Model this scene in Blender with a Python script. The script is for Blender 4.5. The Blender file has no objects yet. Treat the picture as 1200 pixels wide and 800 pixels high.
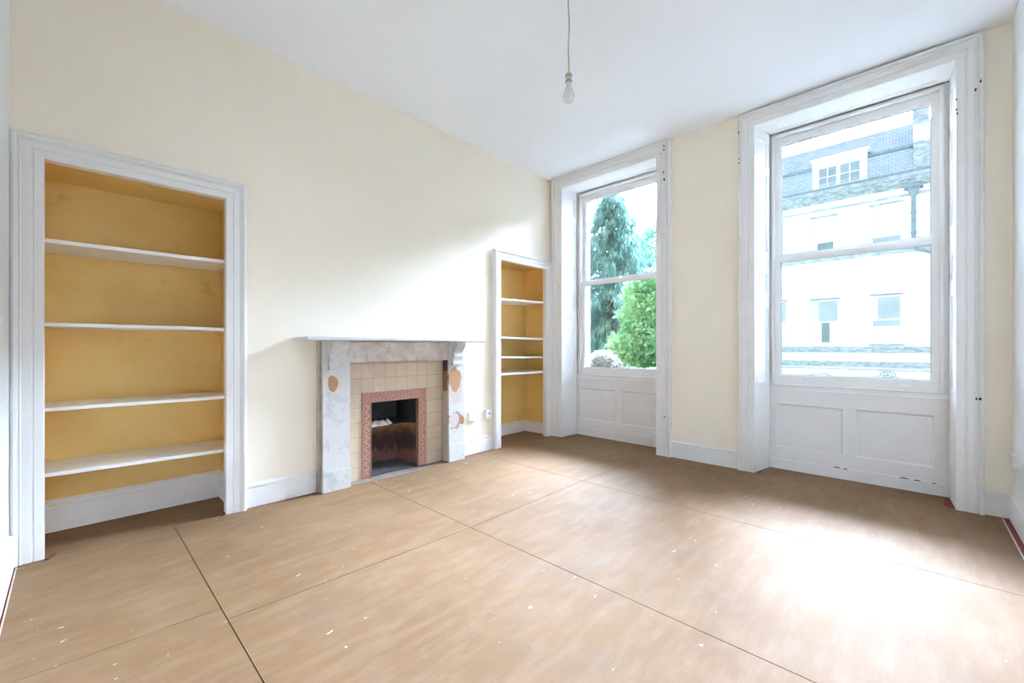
import bpy, bmesh, math, random
from mathutils import Vector, Matrix, noise
random.seed(7)
SC = bpy.context.scene
COL = SC.collection

# ------------------------------------------------------------------ materials
def new_mat(name):
    m = bpy.data.materials.new(name); m.use_nodes = True
    nt = m.node_tree; b = nt.nodes['Principled BSDF']
    return m, nt, b
def N(nt, t, **kw):
    n = nt.nodes.new(t)
    for k, v in kw.items():
        if k.startswith('i_'):
            n.inputs[k[2:].replace('_', ' ')].default_value = v
        else: setattr(n, k, v)
    return n
def L(nt, a, b): nt.links.new(a, b)
def coords(nt, scale=(1, 1, 1)):
    g = N(nt, 'ShaderNodeNewGeometry'); mp = N(nt, 'ShaderNodeMapping')
    mp.inputs['Scale'].default_value = scale
    L(nt, g.outputs['Position'], mp.inputs['Vector']); return mp.outputs['Vector']
def tex_noise(nt, vec, scale, detail=4, rough=.5, dist=0):
    n = N(nt, 'ShaderNodeTexNoise'); n.inputs['Scale'].default_value = scale
    n.inputs['Detail'].default_value = detail; n.inputs['Roughness'].default_value = rough
    n.inputs['Distortion'].default_value = dist
    L(nt, vec, n.inputs['Vector']); return n.outputs['Fac']
def ramp(nt, fac, stops):
    r = N(nt, 'ShaderNodeValToRGB'); e = r.color_ramp.elements
    while len(e) < len(stops): e.new(.5)
    for i, (p, c) in enumerate(stops):
        e[i].position = p; e[i].color = (*c, 1) if len(c) == 3 else c
    L(nt, fac, r.inputs['Fac']); return r.outputs['Color']
def mix(nt, fac, a, b, mode='MIX'):
    m = N(nt, 'ShaderNodeMix', data_type='RGBA', blend_type=mode)
    if isinstance(fac, (int, float)): m.inputs[0].default_value = fac
    else: L(nt, fac, m.inputs[0])
    for s, v in ((6, a), (7, b)):
        if isinstance(v, tuple): m.inputs[s].default_value = (*v, 1)
        else: L(nt, v, m.inputs[s])
    return m.outputs[2]
def bump(nt, b, h, strength=.2, dist=.01):
    n = N(nt, 'ShaderNodeBump'); n.inputs['Strength'].default_value = strength
    n.inputs['Distance'].default_value = dist
    L(nt, h, n.inputs['Height']); L(nt, n.outputs['Normal'], b.inputs['Normal'])
K = (0, 0, 0); W1 = (1, 1, 1)

def painted(name, base, var=.04, rough=.5, scale=3, bumpy=.05, fine=60, spots=None):
    m, nt, b = new_mat(name); v = coords(nt)
    f = tex_noise(nt, v, scale, 5, .6)
    lo = tuple(c * (1 - var) for c in base); hi = tuple(min(1, c * (1 + var)) for c in base)
    c = ramp(nt, f, [(.3, lo), (.7, hi)])
    if spots:
        f2 = tex_noise(nt, v, spots[0], 3, .6)
        c = mix(nt, ramp(nt, f2, [(spots[1], K), (spots[1] + .02, W1)]), c, spots[2])
    L(nt, c, b.inputs['Base Color']); b.inputs['Roughness'].default_value = rough
    bump(nt, b, tex_noise(nt, v, fine, 3), bumpy, .005)
    return m

M = {}
M['wall'] = painted('cream_wall_paint', (.88, .80, .66), .025, .6, 1.3)
M['white_wall'] = painted('white_wall_paint', (.80, .83, .84), .02, .6, 1.3)
M['ceiling'] = painted('ceiling_paint', (.86, .875, .89), .015, .7, 1.0)
M['wood'] = painted('white_gloss_paint', (.80, .785, .76), .02, .35, 4, .04, 40)
M['worn_wood'] = painted('worn_white_gloss_paint', (.79, .768, .738), .03, .38, 6, .08, 30, (22, .765, (.28, .25, .22)))
M['shelf'] = painted('shelf_white_paint', (.84, .82, .78), .03, .4, 8)
M['socket'] = painted('white_plastic', (.82, .82, .80), .01, .3)
M['socket_dark'] = painted('dark_slot', (.03, .03, .03), .01, .5)
M['brass'] = painted('tarnished_metal', (.25, .2, .15), .1, .4)
M['dirt'] = painted('dark_debris', (.05, .03, .025), .3, .9)
M['carpet'] = painted('red_underlay', (.24, .055, .05), .3, .95, 60, .5, 200, (70, .62, (.10, .04, .03)))
M['carpet_edge'] = painted('pale_tack_strip', (.62, .50, .40), .2, .8, 60)

# ochre alcove paint with faint mottling
m, nt, b = new_mat('ochre_alcove_paint'); v = coords(nt)
c = ramp(nt, tex_noise(nt, v, 2.2, 6, .6), [(.25, (.74, .49, .15)), (.5, (.82, .56, .19)), (.8, (.85, .61, .23))])
c = mix(nt, ramp(nt, tex_noise(nt, v, 6, 4), [(.66, K), (.74, (.35, .35, .35))]), c, (.42, .29, .13))
L(nt, c, b.inputs['Base Color']); b.inputs['Roughness'].default_value = .6
M['ochre'] = m

# hardboard floor
m, nt, b = new_mat('hardboard'); v = coords(nt)
c = ramp(nt, tex_noise(nt, v, 1.1, 6, .65), [(.22, (.17, .092, .043)), (.5, (.215, .123, .059)), (.62, (.23, .137, .071)), (.8, (.27, .175, .105))])
vs = coords(nt, (1.2, 5, 1))
c = mix(nt, ramp(nt, tex_noise(nt, vs, 2.5, 8, .7), [(.45, K), (.75, (.4, .4, .4))]), c, (.31, .22, .15))
n1 = tex_noise(nt, coords(nt, (14, 30, 1)), 1, 2); n2 = tex_noise(nt, v, 1.4, 3)
sp = mix(nt, 1.0, ramp(nt, n1, [(.732, K), (.745, W1)]), ramp(nt, n2, [(.38, K), (.6, (.9, .9, .9))]), 'MULTIPLY')
c = mix(nt, sp, c, (.62, .58, .52))
n3 = tex_noise(nt, coords(nt, (40, 24, 1)), 1, 1)
c = mix(nt, ramp(nt, n3, [(.745, K), (.77, (.8, .8, .8))]), c, (.16, .10, .07))
sc_ = tex_noise(nt, coords(nt, (1.2, 60, 1)), 1.4, 4, .5, .6)
c = mix(nt, ramp(nt, sc_, [(.66, K), (.71, (.4, .4, .4))]), c, (.15, .09, .06))
sm = tex_noise(nt, v, 1.7, 7, .72, .5)
c = mix(nt, ramp(nt, sm, [(.54, K), (.70, (.38, .38, .38))]), c, (.15, .115, .09))
L(nt, c, b.inputs['Base Color'])
rg = N(nt, 'ShaderNodeMapRange'); rg.inputs['To Min'].default_value = .60; rg.inputs['To Max'].default_value = .76
L(nt, tex_noise(nt, v, 3, 5), rg.inputs['Value']); L(nt, rg.outputs['Result'], b.inputs['Roughness'])
b.inputs['Specular IOR Level'].default_value = .18
vo = N(nt, 'ShaderNodeTexVoronoi'); vo.inputs['Scale'].default_value = 90; L(nt, v, vo.inputs['Vector'])
bump(nt, b, vo.outputs['Distance'], .12, .002)
M['floor'] = m

# marble (white with grey veining)
def marble(name, base, vein, amt=.75, stain=None):
    m, nt, b = new_mat(name); v = coords(nt)
    f = tex_noise(nt, v, 7, 9, .68, 1.6)
    c = ramp(nt, f, [(.36, vein), (.50, base), (.62, tuple(x * .96 for x in base)), (.72, tuple(.5 * (x + y) for x, y in zip(base, vein)))])
    if stain:
        c = mix(nt, ramp(nt, tex_noise(nt, v, 4.5, 5, .6), [(.46, K), (.68, (amt, amt, amt))]), c, stain)
    L(nt, c, b.inputs['Base Color']); b.inputs['Roughness'].default_value = .42
    bump(nt, b, tex_noise(nt, v, 40, 4), .08, .004)
    return m, nt, b, c
M['marble'] = marble('grey_white_marble', (.63, .625, .60), (.49, .485, .475))[0]
M['marble_stained'] = marble('smoke_stained_marble', (.72, .66, .61), (.50, .42, .38), .7, (.47, .38, .33))[0]
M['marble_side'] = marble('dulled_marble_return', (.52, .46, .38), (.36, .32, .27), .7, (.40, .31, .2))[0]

def blob_mask(nt, cx, cz, rx, rz, wob=.35, sc=13):
    """1 inside an irregular blob around world (x=cx, z=cz)"""
    g = N(nt, 'ShaderNodeNewGeometry'); s = N(nt, 'ShaderNodeSeparateXYZ'); L(nt, g.outputs['Position'], s.inputs[0])
    def mth(op, a, b_=None):
        n = N(nt, 'ShaderNodeMath', operation=op)
        for i, q in enumerate((a, b_)):
            if q is None: continue
            if isinstance(q, (int, float)): n.inputs[i].default_value = q
            else: L(nt, q, n.inputs[i])
        return n.outputs[0]
    dx = mth('DIVIDE', mth('SUBTRACT', s.outputs['X'], cx), rx); dz = mth('DIVIDE', mth('SUBTRACT', s.outputs['Z'], cz), rz)
    d = mth('ADD', mth('MULTIPLY', dx, dx), mth('MULTIPLY', dz, dz))
    nz = tex_noise(nt, g.outputs['Position'], sc, 4, .6)
    d = mth('ADD', d, mth('MULTIPLY', mth('SUBTRACT', nz, .5), wob * 4))
    return ramp(nt, d, [(.85, W1), (1.0, K)])
def stained_jamb(name, blobs):
    m, nt, b, c = marble(name, (.63, .625, .60), (.50, .495, .485))
    for (cx, cz, rx, rz, colr, w) in blobs:
        if len(colr) == 3: c = mix(nt, blob_mask(nt, cx, cz, rx, rz, w), c, colr)
    L(nt, c, b.inputs['Base Color']); return m
RUST = (.40, .215, .10)
M['jamb_left'] = stained_jamb('marble_with_rust_patch', [(1.515, .895, .066, .09, (.66, .58, .50), .45), (1.508, .90, .042, .075, RUST, .6)])
M['jamb_right'] = stained_jamb('marble_with_large_rust_patches', [
    (2.80, .80, .10, .19, (.60, .50, .44), .5), (2.80, .865, .085, .135, (.44, .25, .12), .4),
    (2.80, .43, .09, .10, (.40, .27, .19), .8), (2.785, .43, .066, .085, (.58, .53, .49), .7), (2.89, .42, .035, .05, RUST, .5)])

M['return_right'] = None
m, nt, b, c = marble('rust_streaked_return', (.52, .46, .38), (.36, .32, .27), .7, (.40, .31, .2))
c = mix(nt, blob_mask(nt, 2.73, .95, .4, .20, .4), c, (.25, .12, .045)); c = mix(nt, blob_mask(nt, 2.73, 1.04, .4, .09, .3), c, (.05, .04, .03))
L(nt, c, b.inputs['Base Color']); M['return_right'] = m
# glazed buff tiles: squares in world x/z
m, nt, b = new_mat('buff_glazed_tiles')
g = N(nt, 'ShaderNodeNewGeometry'); s = N(nt, 'ShaderNodeSeparateXYZ'); L(nt, g.outputs['Position'], s.inputs[0])
cb = N(nt, 'ShaderNodeCombineXYZ')
mx = N(nt, 'ShaderNodeMath', operation='ADD'); mx.inputs[1].default_value = -1.708 + 5 * .118 + .006
L(nt, s.outputs['X'], mx.inputs[0]); mz = N(nt, 'ShaderNodeMath', operation='ADD'); mz.inputs[1].default_value = -1.05 + 1.33
L(nt, s.outputs['Z'], mz.inputs[0]); L(nt, mx.outputs[0], cb.inputs['X']); L(nt, mz.outputs[0], cb.inputs['Y'])
br = N(nt, 'ShaderNodeTexBrick', offset=0.0, squash=1.0)
br.inputs['Scale'].default_value = 1; br.inputs['Brick Width'].default_value = .118; br.inputs['Row Height'].default_value = .133
br.inputs['Mortar Size'].default_value = .0022; br.inputs['Mortar Smooth'].default_value = .4
br.inputs['Color1'].default_value = (.62, .50, .36, 1); br.inputs['Color2'].default_value = (.68, .56, .41, 1); br.inputs['Mortar'].default_value = (.36, .27, .18, 1)
L(nt, cb.outputs[0], br.inputs['Vector'])
v = g.outputs['Position']
c = mix(nt, ramp(nt, tex_noise(nt, v, 14, 6, .7), [(.45, K), (.75, (.5, .5, .5))]), br.outputs['Color'], (.50, .37, .25))
L(nt, c, b.inputs['Base Color']); b.inputs['Roughness'].default_value = .3
M['tile'] = m
# mottled red-brown faience surround
m, nt, b = new_mat('mottled_red_tile'); v = coords(nt)
c = ramp(nt, tex_noise(nt, v, 75, 5, .7), [(.35, (.27, .11, .075)), (.5, (.42, .20, .15)), (.68, (.60, .40, .32))])
L(nt, c, b.inputs['Base Color']); b.inputs['Roughness'].default_value = .35
bump(nt, b, tex_noise(nt, v, 60, 3), .15, .004)
M['red_tile'] = m
M['red_relief'] = painted('pale_relief_tile', (.58, .38, .31), .25, .35, 60)
# firebox soot
m, nt, b = new_mat('sooty_fireback'); v = coords(nt, (1, 1, .35))
gz = N(nt, 'ShaderNodeNewGeometry'); sz = N(nt, 'ShaderNodeSeparateXYZ'); L(nt, gz.outputs['Position'], sz.inputs[0])
zf = N(nt, 'ShaderNodeMapRange'); zf.inputs['From Min'].default_value = .0; zf.inputs['From Max'].default_value = .5
L(nt, sz.outputs['Z'], zf.inputs['Value'])
nz = tex_noise(nt, v, 11, 6, .7)
ad = N(nt, 'ShaderNodeMath', operation='MULTIPLY_ADD'); ad.inputs[1].default_value = .75; L(nt, nz, ad.inputs[0]); 
sb = N(nt, 'ShaderNodeMath', operation='SUBTRACT'); sb.inputs[1].default_value = .375; L(nt, zf.outputs[0], sb.inputs[0]); L(nt, sb.outputs[0], ad.inputs[2])
c = ramp(nt, ad.outputs[0], [(.05, (.16, .085, .065)), (.26, (.20, .09, .07)), (.36, (.035, .02, .02)), (.62, (.06, .028, .02)), (.80, (.20, .11, .05)), (.98, (.38, .24, .11))])
L(nt, c, b.inputs['Base Color']); b.inputs['Roughness'].default_value = .85
M['fireback'] = m
M['soot'] = painted('soot_black', (.035, .033, .034), .4, .9, 12)
M['soot_grey'] = painted('sooty_grey_render', (.075, .07, .075), .3, .9, 10)
M['ash'] = painted('ash_grey', (.10, .105, .105), .5, .95, 40, .6, 120)
M['plaster'] = painted('fallen_plaster', (.80, .74, .70), .1, .9, 30)
M['slab'] = painted('hearth_slab', (.21, .175, .155), .2, .6, 6)
# bulb
m, nt, b = new_mat('frosted_bulb_glass'); b.inputs['Base Color'].default_value = (.86, .86, .83, 1)
b.inputs['Roughness'].default_value = .12; b.inputs['Transmission Weight'].default_value = .25; b.inputs['Specular IOR Level'].default_value = .6
M['bulb'] = m
M['cord'] = painted('aged_flex', (.42, .40, .36), .1, .6)
M['holder'] = painted('aged_cream_plastic', (.55, .46, .38), .1, .5)
# glass
m, nt, b = new_mat('window_glass'); nt.nodes.remove(b); out = nt.nodes['Material Output']
tr = N(nt, 'ShaderNodeBsdfTransparent'); tr.inputs[0].default_value = (.97, .985, .985, 1)
gl = N(nt, 'ShaderNodeBsdfGlossy'); gl.inputs['Roughness'].default_value = .01
fr = N(nt, 'ShaderNodeFresnel'); fr.inputs['IOR'].default_value = 1.45
ms = N(nt, 'ShaderNodeMixShader'); L(nt, fr.outputs[0], ms.inputs[0]); L(nt, tr.outputs[0], ms.inputs[1]); L(nt, gl.outputs[0], ms.inputs[2])
L(nt, ms.outputs[0], out.inputs['Surface'])
M['glass'] = m
# exterior
m, nt, b = new_mat('stained_white_render'); v = coords(nt)
c = ramp(nt, tex_noise(nt, v, .8, 7, .65), [(.3, (.80, .84, .86)), (.55, (.88, .90, .91))])
c = mix(nt, ramp(nt, tex_noise(nt, v, 3, 6, .7), [(.64, K), (.76, (.6, .6, .6))]), c, (.55, .60, .62))
L(nt, c, b.inputs['Base Color']); b.inputs['Roughness'].default_value = .8
M['render'] = m
def grime(name, base, dark, sc=(3.5, 3.5, 9), a=.42, b2=.6):
    m, nt, b = new_mat(name); v = coords(nt, sc)
    c = ramp(nt, tex_noise(nt, v, 1.3, 8, .75), [(a, dark), (b2, base)])
    L(nt, c, b.inputs['Base Color']); b.inputs['Roughness'].default_value = .85; return m
M['grimy'] = grime('mossy_weathered_stucco', (.74, .78, .80), (.36, .43, .46), b2=.66)
M['grimy_dark'] = grime('dark_weathered_ledge', (.62, .68, .71), (.22, .29, .32), (4, 4, 13), .40, .62)
for SN_, C1_, C2_, CM_ in (('slate', (.50, .59, .65, 1), (.62, .71, .77, 1), (.36, .44, .49, 1)), ('slate_toned_down', (.20, .235, .26, 1), (.27, .305, .33, 1), (.12, .145, .165, 1))):  # same slates twice; the darker copy tones down the over-lit upper slope
  m, nt, b = new_mat('grey_slates')
  g = N(nt, 'ShaderNodeNewGeometry'); s = N(nt, 'ShaderNodeSeparateXYZ'); L(nt, g.outputs['Position'], s.inputs[0])
  cb = N(nt, 'ShaderNodeCombineXYZ'); L(nt, s.outputs['Y'], cb.inputs['X']); L(nt, s.outputs['Z'], cb.inputs['Y'])
  br = N(nt, 'ShaderNodeTexBrick'); br.inputs['Scale'].default_value = 1
  br.inputs['Brick Width'].default_value = .16; br.inputs['Row Height'].default_value = .085; br.inputs['Mortar Size'].default_value = .009
  br.inputs['Color1'].default_value = C1_; br.inputs['Color2'].default_value = C2_; br.inputs['Mortar'].default_value = CM_
  L(nt, cb.outputs[0], br.inputs['Vector']); L(nt, br.outputs['Color'], b.inputs['Base Color']); b.inputs['Roughness'].default_value = .9; b.inputs['Specular IOR Level'].default_value = .1
  M[SN_] = m
M['ext_white'] = painted('white_exterior_joinery', (.86, .88, .88), .02, .5)
M['ext_blind'] = painted('pale_blind', (.80, .85, .87), .02, .8)
M['ext_pane'] = painted('grey_window_reflection', (.36, .45, .48), .15, .25, 2)
M['ext_pane_dark'] = painted('dark_window_glass', (.20, .28, .30), .25, .25, 3)
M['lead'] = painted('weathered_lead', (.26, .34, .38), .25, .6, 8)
M['brick'] = painted('sooty_stone', (.20, .17, .14), .2, .9, 5)
M['ground'] = painted('garden_ground', (.07, .085, .05), .3, .95, 2)
M['road'] = painted('pale_road', (.38, .39, .40), .1, .9, 2)
M['bark'] = painted('bark', (.07, .06, .045), .3, .95, 20)
def leafmat(name, a, b_, c_):
    m, nt, b = new_mat(name); v = coords(nt)
    c = ramp(nt, tex_noise(nt, v, 2.2, 6, .7), [(.3, tuple(.85 * q for q in a)), (.5, tuple(.85 * q for q in b_)), (.7, tuple(.85 * q for q in c_))])
    L(nt, c, b.inputs['Base Color']); b.inputs['Roughness'].default_value = .6
    b.inputs['Subsurface Weight'].default_value = 0
    # a leaf lets light through
    tl = N(nt, 'ShaderNodeBsdfTranslucent'); L(nt, c, tl.inputs[0])
    ms = N(nt, 'ShaderNodeMixShader'); ms.inputs[0].default_value = .4
    L(nt, b.outputs[0], ms.inputs[1]); L(nt, tl.outputs[0], ms.inputs[2])
    L(nt, ms.outputs[0], nt.nodes['Material Output'].inputs['Surface'])
    return m
M['conifer'] = leafmat('blue_green_needles', (.10, .27, .23), (.22, .44, .39), (.44, .66, .62))
M['yew'] = leafmat('yellow_green_leaves', (.06, .24, .10), (.20, .44, .18), (.46, .68, .32))
M['fargreen'] = leafmat('soft_green_leaves', (.18, .46, .32), (.34, .64, .48), (.56, .80, .66))
M['pinkish'] = leafmat('pale_blossom', (.22, .34, .24), (.46, .42, .40), (.58, .50, .49))

# ------------------------------------------------------------------ mesh helpers
def origin_of(verts):
    xs = [v.co.x for v in verts]; ys = [v.co.y for v in verts]; zs = [v.co.z for v in verts]
    return Vector(((min(xs) + max(xs)) / 2, (min(ys) + max(ys)) / 2, min(zs)))
def obj(name, bm, mat, parent=None, bevel=0, smooth=False):
    """link one mesh built in world coordinates; parts share their thing's origin"""
    bmesh.ops.remove_doubles(bm, verts=bm.verts, dist=1e-5)
    bmesh.ops.recalc_face_normals(bm, faces=bm.faces)
    if bevel:
        es = [e for e in bm.edges if len(e.link_faces) == 2 and e.calc_face_angle(0) > .7]
        bmesh.ops.bevel(bm, geom=es, offset=bevel, segments=2, affect='EDGES', profile=.5, clamp_overlap=True)
    root = parent
    while root is not None and root.parent is not None: root = root.parent
    if root is None:
        o0 = origin_of(bm.verts)
    else: o0 = root.location.copy()
    me = bpy.data.meshes.new(name)
    bmesh.ops.translate(bm, verts=bm.verts, vec=-o0)
    bm.to_mesh(me); bm.free()
    for m_ in (mat if isinstance(mat, (list, tuple)) else [mat]): me.materials.append(m_)
    if smooth:
        for p in me.polygons: p.use_smooth = True
    o = bpy.data.objects.new(name, me); COL.objects.link(o)
    if parent is None: o.location = o0
    else: o.parent = parent
    return o
def tag(o, label=None, cat=None, group=None, kind=None):
    if label: o['label'] = label
    if cat: o['category'] = cat
    if group: o['group'] = group
    if kind: o['kind'] = kind
    return o
def empty(name, loc, **kw):
    o = bpy.data.objects.new(name, None); COL.objects.link(o); o.location = loc; o.empty_display_size = .1
    return tag(o, **kw)
def BM(): return bmesh.new()
def box(bm, x0, x1, y0, y1, z0, z1):
    vs = [bm.verts.new((x, y, z)) for x in (x0, x1) for y in (y0, y1) for z in (z0, z1)]
    for f in ((0, 1, 3, 2), (4, 6, 7, 5), (0, 4, 5, 1), (2, 3, 7, 6), (0, 2, 6, 4), (1, 5, 7, 3)):
        bm.faces.new([vs[i] for i in f])
    return vs
def bx(*a):
    bm = BM(); box(bm, *a); return bm
def hexa(bm, pts):
    """8 points: bottom 4 (ccw) then top 4"""
    vs = [bm.verts.new(p) for p in pts]
    for f in ((3, 2, 1, 0), (4, 5, 6, 7), (0, 1, 5, 4), (1, 2, 6, 5), (2, 3, 7, 6), (3, 0, 4, 7)):
        bm.faces.new([vs[i] for i in f])
def quad(bm, *p): return bm.faces.new([bm.verts.new(q) for q in p])
def prism(bm, poly, fn, t0, t1):
    """polygon extruded; fn(a,b,t)->world"""
    A = [bm.verts.new(fn(a, b, t0)) for a, b in poly]; B = [bm.verts.new(fn(a, b, t1)) for a, b in poly]
    bm.faces.new(A); bm.faces.new(B[::-1]); n = len(poly)
    for i in range(n): bm.faces.new((A[i], A[(i + 1) % n], B[(i + 1) % n], B[i]))
def holed_slab(bm, us, vs, solid, fn, t0, t1):
    """grid slab with holes; us,vs sorted cuts; solid(uc,vc); fn(u,v,t)"""
    nu, nv = len(us) - 1, len(vs) - 1
    S = [[solid((us[i] + us[i + 1]) / 2, (vs[j] + vs[j + 1]) / 2) for j in range(nv)] for i in range(nu)]
    def g(i, j): return 0 <= i < nu and 0 <= j < nv and S[i][j]
    for i in range(nu):
        for j in range(nv):
            if not S[i][j]: continue
            a, b_, c_, d = (us[i], vs[j]), (us[i + 1], vs[j]), (us[i + 1], vs[j + 1]), (us[i], vs[j + 1])
            for t in (t0, t1): quad(bm, *[fn(*p, t) for p in (a, b_, c_, d)])
            for (di, dj, p, q) in ((0, -1, a, b_), (1, 0, b_, c_), (0, 1, c_, d), (-1, 0, d, a)):
                if not g(i + di, j + dj): quad(bm, fn(*p, t0), fn(*q, t0), fn(*q, t1), fn(*p, t1))
def inrect(r, u, v): return r[0] < u < r[1] and r[2] < v < r[3]
def sweep(bm, prof, path, fn, closed=False):
    """sweep profile [(w,d)] along a 2-D path of axis-aligned legs; w is offset to the left side (outward),
    mitred at the corners.  fn(a,z,d)->world"""
    n = len(path); rows = []
    for i, p in enumerate(path):
        def nrm(a, b_):
            dx, dz = b_[0] - a[0], b_[1] - a[1]; l = math.hypot(dx, dz); return (-dz / l, dx / l)
        n1 = nrm(path[i - 1], p) if i > 0 else None
        n2 = nrm(p, path[i + 1]) if i < n - 1 else None
        if n1 is None: n1 = n2
        if n2 is None: n2 = n1
        sx, sz = n1[0] + n2[0], n1[1] + n2[1]; k = 2 / (sx * sx + sz * sz) if (sx or sz) else 1
        mx_, mz_ = sx * k, sz * k
        rows.append([bm.verts.new(fn(p[0] + mx_ * w, p[1] + mz_ * w, d)) for w, d in prof])
    for i in range(n - 1):
        for j in range(len(prof) - 1):
            bm.faces.new((rows[i][j], rows[i + 1][j], rows[i + 1][j + 1], rows[i][j + 1]))
    for r in (rows[0], rows[-1]):
        bm.faces.new(r)
    # back face
    for i in range(n - 1): bm.faces.new((rows[i][0], rows[i][-1], rows[i + 1][-1], rows[i + 1][0]))
def panelled(bm, a0, a1, b0, b1, panels, fn, rec=.012, slope=.014, thick=.02):
    """board in (a,b) with recessed panels; fn(a,b,d) d=0 front face, + towards viewer"""
    us = sorted({a0, a1, *[p[0] for p in panels], *[p[1] for p in panels]})
    vs = sorted({b0, b1, *[p[2] for p in panels], *[p[3] for p in panels]})
    for i in range(len(us) - 1):
        for j in range(len(vs) - 1):
            uc, vc = (us[i] + us[i + 1]) / 2, (vs[j] + vs[j + 1]) / 2
            if any(inrect(p, uc, vc) for p in panels): continue
            quad(bm, fn(us[i], vs[j], 0), fn(us[i + 1], vs[j], 0), fn(us[i + 1], vs[j + 1], 0), fn(us[i], vs[j + 1], 0))
    for p in panels:
        o = [(p[0], p[2]), (p[1], p[2]), (p[1], p[3]), (p[0], p[3])]
        s = slope
        q = [(p[0] + s, p[2] + s), (p[1] - s, p[2] + s), (p[1] - s, p[3] - s), (p[0] + s, p[3] - s)]
        s2 = s * .35
        q1 = [(p[0] + s2, p[2] + s2), (p[1] - s2, p[2] + s2), (p[1] - s2, p[3] - s2), (p[0] + s2, p[3] - s2)]
        for k in range(4):
            l = (k + 1) % 4
            quad(bm, fn(*o[k], 0), fn(*o[l], 0), fn(*q1[l], -rec * .25), fn(*q1[k], -rec * .25))
            quad(bm, fn(*q1[k], -rec * .25), fn(*q1[l], -rec * .25), fn(*q[l], -rec), fn(*q[k], -rec))
        quad(bm, *[fn(*x, -rec) for x in q])
    c = [(a0, b0), (a1, b0), (a1, b1), (a0, b1)]
    for k in range(4):
        l = (k + 1) % 4
        quad(bm, fn(*c[k], 0), fn(*c[l], 0), fn(*c[l], -thick), fn(*c[k], -thick))
    quad(bm, *[fn(*x, -thick) for x in c])
def tube(bm, pts, r, seg=8, cap=True):
    pts = [Vector(p) for p in pts]; rows = []
    if isinstance(r, (int, float)): r = [r] * len(pts)
    for i, p in enumerate(pts):
        t = (pts[min(i + 1, len(pts) - 1)] - pts[max(i - 1, 0)]).normalized()
        u = t.cross(Vector((0, 1, .01))) if abs(t.y) < .9 else t.cross(Vector((1, 0, 0)))
        u.normalize(); w = t.cross(u)
        rows.append([bm.verts.new(p + (u * math.cos(2 * math.pi * k / seg) + w * math.sin(2 * math.pi * k / seg)) * r[i]) for k in range(seg)])
    for i in range(len(rows) - 1):
        for k in range(seg):
            bm.faces.new((rows[i][k], rows[i][(k + 1) % seg], rows[i + 1][(k + 1) % seg], rows[i + 1][k]))
    if cap: bm.faces.new(rows[0][::-1]); bm.faces.new(rows[-1])
def lathe(bm, prof, c, seg=24):
    """prof [(r,z)] around vertical axis at c"""
    rows = []
    for r, z in prof:
        if r < 1e-5: rows.append([bm.verts.new((c[0], c[1], c[2] + z))])
        else: rows.append([bm.verts.new((c[0] + r * math.cos(2 * math.pi * k / seg), c[1] + r * math.sin(2 * math.pi * k / seg), c[2] + z)) for k in range(seg)])
    for a, b_ in zip(rows, rows[1:]):
        for k in range(seg):
            l = (k + 1) % seg
            q = [a[k % len(a)], a[l % len(a)], b_[l % len(b_)], b_[k % len(b_)]]
            u = []
            for x in q:
                if x not in u: u.append(x)
            if len(u) > 2: bm.faces.new(u)

# ------------------------------------------------------------------ dimensions (metres)
XB, XW = -.235, 4.555          # wall behind on the left edge / window wall
YR, YL = -.51, 3.60            # right wall / fireplace wall
H = 3.485                      # ceiling
PI = math.pi
fL = lambda x, z, d: (x, YL - d, z)         # on the fireplace wall, d into the room
fW = lambda y, z, d: (XW - d, y, z)         # on the window wall
fR = lambda x, z, d: (x, YR + d, z)
fB = lambda y, z, d: (XB + d, y, z)

# ------------------------------------------------------------------ room shell
A1 = (-.107, .765, -1, 2.269)      # alcove openings on the fireplace wall
A2 = (3.551, 4.41, -1, 2.255)
FP = (1.60, 2.80, -1, 1.15)
bm = BM()
holed_slab(bm, sorted([XB - .15, A1[0], A1[1], FP[0], FP[1], A2[0], A2[1], 5.12]), sorted([-.02, FP[3], A2[3], A1[3], H + .1]),
           lambda u, v: not (inrect(A1, u, v) or inrect(A2, u, v) or inrect(FP, u, v)), fL, 0, -.022)
wl = tag(obj('wall_left', bm, M['wall']), kind='structure')
def cavity(x0, x1, y1, ztop, par):
    bm = BM(); y0 = YL + .0225; t = .06
    box(bm, x0 - t, x1 + t, y1, y1 + t, -.02, ztop + t)
    box(bm, x0 - t, x0, y0, y1, -.02, ztop + t); box(bm, x1, x1 + t, y0, y1, -.02, ztop + t)
    box(bm, x0, x1, y0, y1, ztop, ztop + t)
    return obj('alcove_lining', bm, M['ochre'], par)
cavity(-.20, .835, 4.06, 2.285, wl)
cavity(3.45, 4.532, 4.055, 2.30, wl)

W1o = dict(i0=2.075, i1=3.385, b0=2.11, b1=3.37, g0=2.195, g1=3.272, e0=2.13, e1=3.335, o0=1.948, o1=3.552)
W2o = dict(i0=-.232, i1=1.092, b0=-.215, b1=1.037, g0=-.122, g1=.957, e0=-.165, e1=1.005, o0=-.370, o1=1.240)
HT = 3.325
bm = BM()
holes = [(w['i0'] - .022, w['i1'] + .022, -1, HT + .03) for w in (W1o, W2o)]
holed_slab(bm, sorted([YR - .15, 4.2] + [h[0] for h in holes] + [h[1] for h in holes]), [-.02, HT + .03, H + .1],
           lambda u, v: not any(inrect(h, u, v) for h in holes), fW, 0, -.415)
ww = tag(obj('wall_far', bm, M['wall']), kind='structure')
bm = BM()
holes2 = [(w['e0'], w['e1'], .79, 3.30) for w in (W1o, W2o)]
holed_slab(bm, sorted([-6, 9] + [h[0] for h in holes2] + [h[1] for h in holes2]), [-2.6, .79, 3.30, 6.5],
           lambda u, v: not any(inrect(h, u, v) for h in holes2), fW, -.416, -.57)
obj('outer_masonry', bm, M['brick'], ww)
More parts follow.
